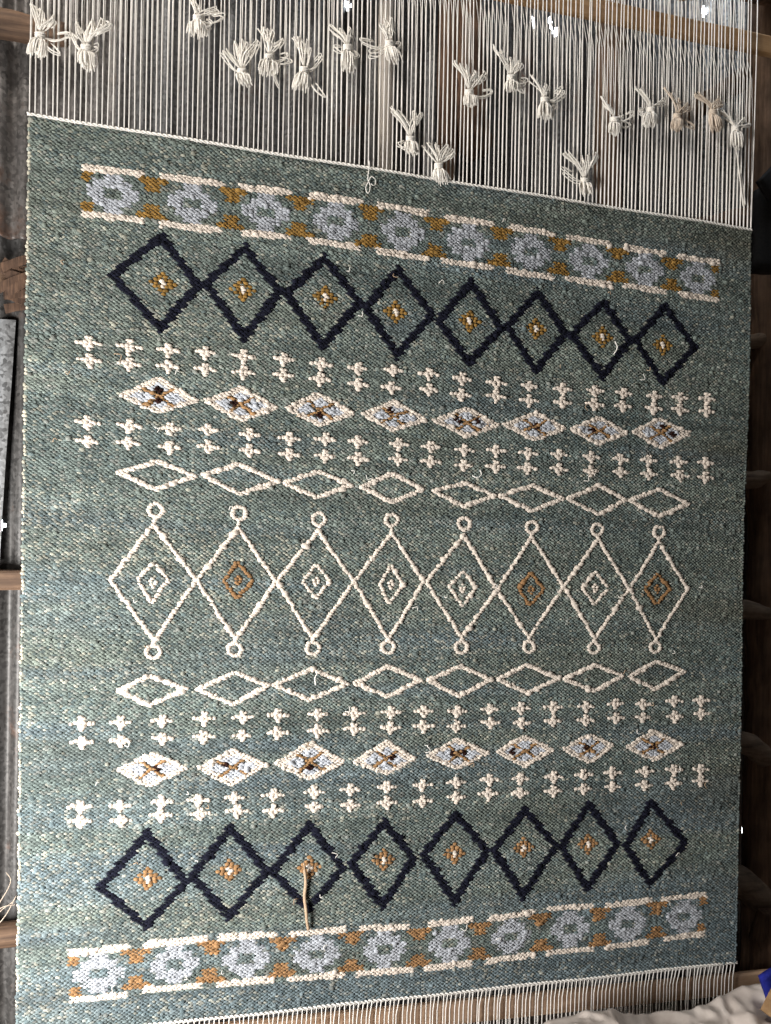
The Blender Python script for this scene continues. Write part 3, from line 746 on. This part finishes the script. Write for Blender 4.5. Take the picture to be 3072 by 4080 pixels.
# navy diamonds with a gold star and white eye
STAR = [(0, -24), (-6, -16), (6, -16), (-17, -8), (-6, -8), (6, -8), (17, -8), (-27, 0), (-15, 0), (15, 0), (27, 0), (-17, 8), (-6, 8), (6, 8), (17, 8), (-6, 16), (6, 16), (0, 24)]
for rowP in (NAVY1, NAVY2):
    for P in rowP:
        t, a = quad_t(P, gx_, gy_)
        pid = part('navy_diamond', -1, solid(C_NAVY, .25), 1.3)
        own((t < 1.03) & (t > 1.03 - 30 / a), pid)
        sx, sy = P[4]
        sid = part('gold_star', pid, gold)
        g = C_GOLD if sy < 1300 else C_GOLD2
        blobs(sid, [(sx + dx * 1.25 + J(1.2), sy + dy * 1.28 + J(1), 8.4 * (1 + J(.1)), 6.6, 5.6, cjit(g, .18)) for dx, dy in STAR])
        eid = part('white_eye', pid, white)
        blobs(eid, [(sx - 2 + J(2), sy - 7, 9, 6.5, 8, cjit(C_WHITE)), (sx + 3 + J(2), sy + 1, 9, 6.5, 8.5, cjit(C_WHITE)), (sx - 1 + J(2), sy + 9, 7.5, 6, 8, cjit(C_WHITE))])

# little crosses in pairs
CRS = [(-4, -14, 7, 5), (5, -13, 6.5, 5), (-1, -8, 9, 6), (-27, -1, 7, 5.6), (-17, -2, 8, 6), (-7, -2, 8.5, 6.5), (6, -2, 8.5, 6.5), (17, -1, 8, 6), (27, 0, 7, 5.4), (-6, 5, 8, 6), (6, 5, 8, 6), (-1, 10, 8.5, 6), (0, 15, 7, 5)]
for row in CROSS:
    for cx, cy in row:
        pid = part('cross', -1, white)
        k = 1.04 + J(.06)
        blobs(pid, [(cx + dx * k + J(1.3), cy + dy * k * 1.1 + J(1.0), 1.16 * h_ * (1 + J(.12)), 1.2 * v_ * (1 + J(.12)), 8.0 * (1 + J(.18)), cjit(C_WHITE, .06)) for dx, dy, h_, v_ in CRS])

# eye lozenges: white rim, pale blue fill, gold cross, dark knot
for rowP, spots in ((EYE1, SPOT1), (EYE2, SPOT2)):
    for P, S in zip(rowP, spots):
        t, a = quad_t(P, gx_, gy_)
        def eyec(x, y, P=P):
            tt, _ = quad_t(P, x, y)
            return np.where((tt > .70)[:, None], C_WHITE[None], (C_PALE * 1.22)[None]) * (1 + rng.normal(0, .12, len(x)).clip(-.3, .3))[:, None]
        pid = part('eye_lozenge', -1, eyec, 1.25)
        own(t < .99, pid)
        blobs(pid, outline(P, 10.5, C_WHITE * .97, 3.0, hw=7.4, hh=5.0, dep=6.0))
        l, r_, tp, bt = P[:4]
        cx = (l[0] + r_[0] + tp[0] + bt[0]) / 4; cy = (l[1] + r_[1] + tp[1] + bt[1]) / 4; ax = (r_[0] - l[0]) / 2; by = (bt[1] - tp[1]) / 2
        gid = part('gold_cross', pid, gold)
        for sx_ in (-1, 1):
            for sy_ in (-1, 1):
                blobs(gid, line_blobs((cx, cy), (cx + sx_ * ax * .36 * (1 + J(.1)), cy + sy_ * by * .46 * (1 + J(.1))), 7.5, C_TAN * .8 if rj.random() < .6 else C_TAN, hw=7.0, hh=4.6, dep=6.3))
        for px, py in S:
            did = part('dark_knot', pid, solid(C_BROWN))
            blobs(did, [(px + dx + J(1.5), py + dy + J(1), 7.5, 5.5, 8.0, cjit(C_BROWN, .2)) for dx, dy in ((-7, 0), (5, 1), (-1, -6), (2, 6))])

for rowP in (LOZ1, LOZ2):
    for P in rowP:
        pid = part('lozenge_outline', -1, white)
        blobs(pid, outline(P, 8.0, C_WHITE, 3.0, hw=9.0, hh=6.2, dep=6.8))
        sh = [(P[0][0] + 10, P[0][1]), (P[1][0] - 10, P[1][1]), (P[2][0], P[2][1] + 5), (P[3][0], P[3][1] - 5)]
        blobs(pid, outline(sh, 10, C_WHITE, 3.0, hw=8.0, hh=5.6, dep=6.2))

for k, P in enumerate(TALL):
    pid = part('tall_diamond', -1, white)
    blobs(pid, outline(P, 8.0, C_WHITE, 1.0, hw=8.6, hh=6.8, dep=7.2))
    for (cx, cy), apex in ((P[4], P[2]), (P[5], P[3])):
        rid = part('ring', pid, white)
        blobs(rid, [(cx + 20 * math.cos(a) + J(1), cy + 19 * math.sin(a) + J(1), 8.8 * (1 + J(.1)), 7.0, 7.0, cjit(C_WHITE, .06)) for a in [2 * math.pi * i / 14 for i in range(14)]])
        blobs(rid, line_blobs((cx, cy + (20 if apex[1] > cy else -20)), apex, 6, C_WHITE, hw=8, hh=5.5))
    c = (C_GOLD2 * .9) if k in (1, 5, 7) else C_WHITE
    iid = part('inner_diamond', pid, white)
    blobs(iid, outline(P[6:10], 8.6 if k not in (1, 5, 7) else 7.5, c, 4.0, hw=7.8, hh=6.2, dep=6.6))
    cx = (P[6][0] + P[7][0]) / 2; cy = (P[8][1] + P[9][1]) / 2
    blobs(iid, [(cx + dx + J(1), cy + dy + J(1), 7, 5.4, 6.2, cjit(c, .1)) for dx, dy in ((0, -12), (-7, -4), (7, -4), (-6, 5), (6, 4), (0, 12))])

# ---- build the cloth
def build_grid(name, sel, cfn, big, parent):
    x, y = gx_[sel], gy_[sel]; n = len(x)
    slub = np.where(rng.rand(n) < .07, 1.25 + .4 * rng.rand(n), 1.0)
    slub = slub * (.82 + .42 * vnoise(x, y, 37, 6.3, 21))
    hw = 6.6 * (1 + rng.normal(0, .14, n).clip(-.3, .3)) * big * np.sqrt(slub)
    hh = 4.15 * (1 + rng.normal(0, .16, n).clip(-.35, .35)) * big * slub
    dp = 4.6 * (1 + rng.normal(0, .22, n).clip(-.45, .5)) * big * slub
    sl = rng.normal(0.04, .10, n)
    return x, y, hw, hh, dp, sl, cfn(x, y)
objs = {}
# the thicker pattern yarn displaces the ground weft it covers
order_y = np.argsort(gy_); ys_ = gy_[order_y]
for pid, lst in extra.items():
    for e in lst:
        a_ = np.searchsorted(ys_, e[1] - e[3] * .8 - 1); b_ = np.searchsorted(ys_, e[1] + e[3] * .8 + 1)
        ix = order_y[a_:b_]
        ix = ix[np.abs(gx_[ix] - e[0]) < e[2] * .62 + 1]
        ix = ix[(OWN[ix] == -1) | (parts[pid][0] in ('gold_cross', 'dark_knot'))]
        OWN[ix] = -9
sel = OWN == -1
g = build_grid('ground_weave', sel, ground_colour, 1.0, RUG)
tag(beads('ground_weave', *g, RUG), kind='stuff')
order = sorted(range(len(parts)), key=lambda i: parts[i][1])
for pid in order:
    name, par, cfn, big = parts[pid]
    arr = []
    s_ = np.where(OWN == pid)[0]
    if len(s_):
        arr.append(build_grid(name, s_, cfn, big, None))
    if pid in extra:
        E_ = extra[pid]
        arr.append((np.array([e[0] for e in E_]), np.array([e[1] for e in E_]), np.array([e[2] for e in E_]), np.array([e[3] for e in E_]), np.array([e[4] for e in E_]) + 1.6,
                    np.array([J(.08) for e in E_]), np.array([e[5] for e in E_])))
    if not arr: continue
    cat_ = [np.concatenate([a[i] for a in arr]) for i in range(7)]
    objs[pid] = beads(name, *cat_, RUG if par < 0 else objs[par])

# ---- selvedges: the weft turning round the outer warps
for side in (0, 1):
    m_n = NR // 2
    cy = (np.arange(m_n) + .5) * RH / m_n
    me_v = []; cols_ = []; fc = []
    for k in range(m_n):
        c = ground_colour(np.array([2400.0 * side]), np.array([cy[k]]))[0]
        if side == 0 and rng.rand() < .55: c = C_CREAM * (.9 + .5 * rng.rand())  # cream brightens the left edge: the light it catches is put into the colour
        x = (0 if side == 0 else RW) + rng.normal(0, 1.3)
        rx = 6.5 * (1 + .2 * rng.randn()); rz = 7.0; rd = 7.5
        b0 = len(me_v)
        for i in range(5):
            ph = -math.pi / 2 + math.pi * i / 4
            for j in range(6):
                th = 2 * math.pi * j / 6
                p = rug_xyz(np.array(x + rx * math.cos(ph) * math.cos(th)), np.array(cy[k] + rz * math.sin(ph) * .95), np.array(-3.0 + rd * math.cos(ph) * math.sin(th)))
                me_v.append(tuple(p)); cols_.append((*c, 1))
        for i in range(4):
            for j in range(6):
                a, b_ = b0 + i * 6 + j, b0 + i * 6 + (j + 1) % 6
                fc.append((a, b_, b_ + 6, a + 6))
    ob = mesh('selvedge', me_v, fc, M_WOOL, RUG)
    at = ob.data.color_attributes.new('yarn', 'FLOAT_COLOR', 'POINT')
    at.data.foreach_set('color', np.array(cols_).ravel())

# ---- twined cords along the two ends
for yy in (-3.0, RH + 2.0):
    m = MB()
    for ph in (0, math.pi):
        xs = np.linspace(-6, RW + 6, 700)
        a = xs * 2 * math.pi / 30 + ph
        P = rug_xyz(xs, yy + 2.6 * np.sin(a), 3.0 + 2.4 * np.cos(a))
        m.tube(P.tolist(), .0024, 5)
    m.build('twined_cord', M_WARP, RUG)

# ---- loose ends lying on the cloth
def strand(name, pts, r_, mat, y=-.014, parent=RUG, n=24):
    m = MB(); m.tube(curve_pts([(x, y - (.004 * math.sin(i * 1.7)), z) for i, (x, z) in enumerate(pts)], n), r_, 6, True, 2, .25)
    return m.build(name, mat, parent)
strand('loose_string', [(-.211, 3.095), (-.211, 3.075), (-.214, 3.041), (-.206, 3.021), (-.209, 2.998), (-.215, 2.992), (-.220, 3.01), (-.212, 3.03), (-.204, 3.045), (-.192, 3.04), (-.188, 3.028), (-.195, 3.02), (-.205, 3.022)], .0016, M_WARP, n=50)
strand('hanging_strand', [(-.380, .90), (-.378, .875), (-.373, .835), (-.376, .79), (-.371, .75), (-.368, .718), (-.362, .687)], [.0022] * 4 + [.0055] * 20, M_BEIGE, -.02)
strand('loose_end', [(.658, 2.588), (.665, 2.566), (.655, 2.544)], .002, M_WARP)
strand('loose_end', [(.151, 2.115), (.167, 2.109), (.183, 2.12), (.179, 2.135)], .0018, M_WARP)
strand('loose_end', [(-.348, 1.485), (-.355, 1.471), (-.352, 1.449)], .0028, M_WARP)
rz_ = random.Random(8)
for k in range(70):
    x = rz_.uniform(60, 2340); y = rz_.uniform(40, 2600); p = rug_xyz(np.array(x), np.array(y), np.array(5.0)); L = rz_.uniform(.006, .016); a = rz_.uniform(0, 6.28)
    c = Vector(p)
    m = MB(); m.tube(curve_pts([c, c + Vector((math.cos(a) * L, -.006, math.sin(a) * L)), c + Vector((math.cos(a + 1) * L * 1.5, -.004, math.sin(a + 1) * L * 1.5))], 6), .0012, 5)
    m.build('wool_fluff', [M_WARP, M_BEIGE, M_TASS][k % 3], RUG)

# ---- warp threads: the front and the back shed of each dent, running on inside the cloth
nd = 161; rw = random.Random(4)
rest = MB()
for k in range(nd):
    u = k / (nd - 1); x = -1.1994 + 2.3988 * u
    x += rw.gauss(0, .0012)
    zt = 3.1064 - .0788 * u; zb = zt - 2.647
    inner = [tuple(p) for p in rug_xyz(np.full(9, (x + 1.1994) / 2.3988 * RW), np.linspace(3, RH - 3, 9), np.full(9, -4.0))]
    ln = rw.gauss(0, .0025); ob = ln + (rw.gauss(.0015, .002) if u > .12 else rw.gauss(.004, .0015))
    for shed in (0, 1):
        lean = ln + rw.gauss(0, .0012); lx = rw.gauss(0, .0025)
        m = rest if (shed == 1 and k > 138) else MB()
        z0 = zb - .006
        if shed == 0:
            pts = [(x + lean, .0, zt + 1.15), (x + lean, -.004, zt + .7), (x + lean * .5, -.004, zt + .35), (x, -.002, zt + .004)] + inner + \
                  [(x + .001, .002, z0), (x + lx, .012, z0 - .06), (x + lx, .014, z0 - .17), (x + lx * 2, .03, max(z0 - .32, .02))]
        else:
            pts = [(x + ob * 1.3, .10, zt + 1.15), (x + ob, .056, zt + .69), (x + ob, .014, zt + .55), (x + ob * .8, .004, zt + .40), (x + ob * .4, .002, zt + .2), (x, .0005, zt + .004)] + inner + \
                  [(x + .002, .004, z0), (x + .003, .074, z0 - .055), (x + .003, .08, z0 - .18), (x + rw.gauss(0, .006), .06, max(z0 - .32, .02))]
        m.tube(pts, .0018 if shed == 0 else .0015, 6)
        if m is not rest: m.build('warp_thread', M_WARP, RUG)
tag(rest.build('warp_threads_rest', M_WARP, RUG), kind='stuff')

# ================================================================== TASSELS tied on the warp
T_LAB = ['leftmost cotton tassel, its loose yarn trailing to the next one', 'second cotton tassel from the left, with long splayed loops',
 'cotton tassel nearest the top edge, in the left half', 'cotton tassel low in the left group, loops fanned like a crown', 'cotton tassel beside the crown-shaped one, tuft swept left',
 'ragged cotton tassel with a long tail hanging down to the right', 'cotton tassel left of the pale pole, with a compact tuft', 'cotton tassel hanging right in front of the pale pole',
 'cotton tassel low in the middle with two pointed bunches of loops', 'cotton tassel whose tuft overlaps the top edge of the rug', 'cotton tassel in front of the split brown post',
 'cotton tassel upper right of the split brown post, with a round tuft', 'cotton tassel with a bell-shaped tuft and loops curling right', 'cotton tassel with a stubby tuft and loops bent right, near the dark pole',
 'lone cotton tassel just above the rug edge in the right half', 'first of the four beige tassels in a row at the right, with a forked tuft', 'greyish beige cotton tassel second in the right-hand row',
 'brownest cotton tassel, thick twisted loops, third in the right-hand row', 'rightmost cotton tassel, with a long white loop hanging under it']
for ti, (kn, tb, ups, side, wd) in enumerate(TASSEL):
    rt_ = random.Random(100 + ti)
    K = Vector((kn[0], -.016, kn[1])); B = Vector((tb[0], -.020, tb[1]))
    T = empty('cotton_tassel', K)
    tag(T, T_LAB[ti], 'tassel', 'cotton tassels tied on the warp')
    mat = M_TASS2 if ti in (16, 17) else M_TASS
    # knot
    m = MB()
    for k in range(3):
        m.tube([K + Vector((.011 * math.cos(a), .008 * math.sin(a) - .002, .006 * (k - 1) + .002 * math.sin(a * 2 + k))) for a in [2 * math.pi * i / 12 for i in range(13)]], .0042, 6, False)
    m.tube([K + Vector((0, 0, .012)), K, K - Vector((0, 0, .012))], [.006, .0105, .008], 8)
    m.build('knot', mat, T)
    # tuft
    d = B - K
    m = MB()
    wdt = max(wd, .024)
    for k in range(46):
        a = rt_.uniform(0, 6.28); q_ = math.sqrt(rt_.random())
        ex = wdt * q_ * math.cos(a); ey = .55 * wdt * q_ * math.sin(a)
        L = .88 + .22 * rt_.random() - .18 * q_ * q_
        s0 = K + Vector((.006 * math.cos(a), .005 * math.sin(a), -.006))
        e = K + d * L + Vector((ex + rt_.gauss(0, .003), ey - .006, rt_.gauss(0, .003)))
        mid = s0.lerp(e, .45) + Vector((ex * .30, ey * .3 - .002, .006))
        m.tube(curve_pts([s0, mid, e], 6), [.0020, .0024, .0025, .0024, .0021, .0013], 5)
    m.build('tuft', mat, T)
    # loops of yarn rising to the warp
    for ux, uz in ups:
        m = MB()
        E = Vector((ux, -.012, uz))
        for k in range(4):
            off = Vector((rt_.gauss(0, .004), rt_.gauss(0, .003), rt_.gauss(0, .005)))
            bend = Vector((rt_.gauss(0, .006) + .12 * (K.x - ux), -.006, .0))
            e1 = E + off
            tip = e1 + Vector((rt_.gauss(0, .003), 0, .004))
            back_ = e1 + Vector((.006 + rt_.gauss(0, .002), .002, -.004))
            m.tube(curve_pts([K + Vector((0, 0, .008)), K.lerp(e1, .5) + bend, e1, tip, back_, K.lerp(e1, .55) + bend + Vector((.007, .002, 0))], 18), .0017, 5)
        m.build('loop', mat, T)
    for sx_, sz_ in side:
        m = MB()
        E = Vector((sx_, -.016, sz_))
        if ti == 18:
            m.tube(curve_pts([K - Vector((0, 0, .03)), K.lerp(E, .5) + Vector((-.006, -.004, 0)), E, E + Vector((.004, 0, -.006)), E + Vector((.008, 0, .004)), K.lerp(E, .6) + Vector((.004, 0, 0))], 26), .0026, 5)
        else:
            for k in range(3):
                e1 = E + Vector((rt_.gauss(0, .004), rt_.gauss(0, .003), rt_.gauss(0, .004)))
                sag = Vector((0, -.006, -.012 - rt_.random() * .008))
                m.tube(curve_pts([K, K.lerp(e1, .5) + sag, e1, e1 + Vector((-.004, 0, .010)), K.lerp(e1, .6) + Vector((0, .002, .010))], 16), .0015, 5)
        m.build('side_loop', mat, T)
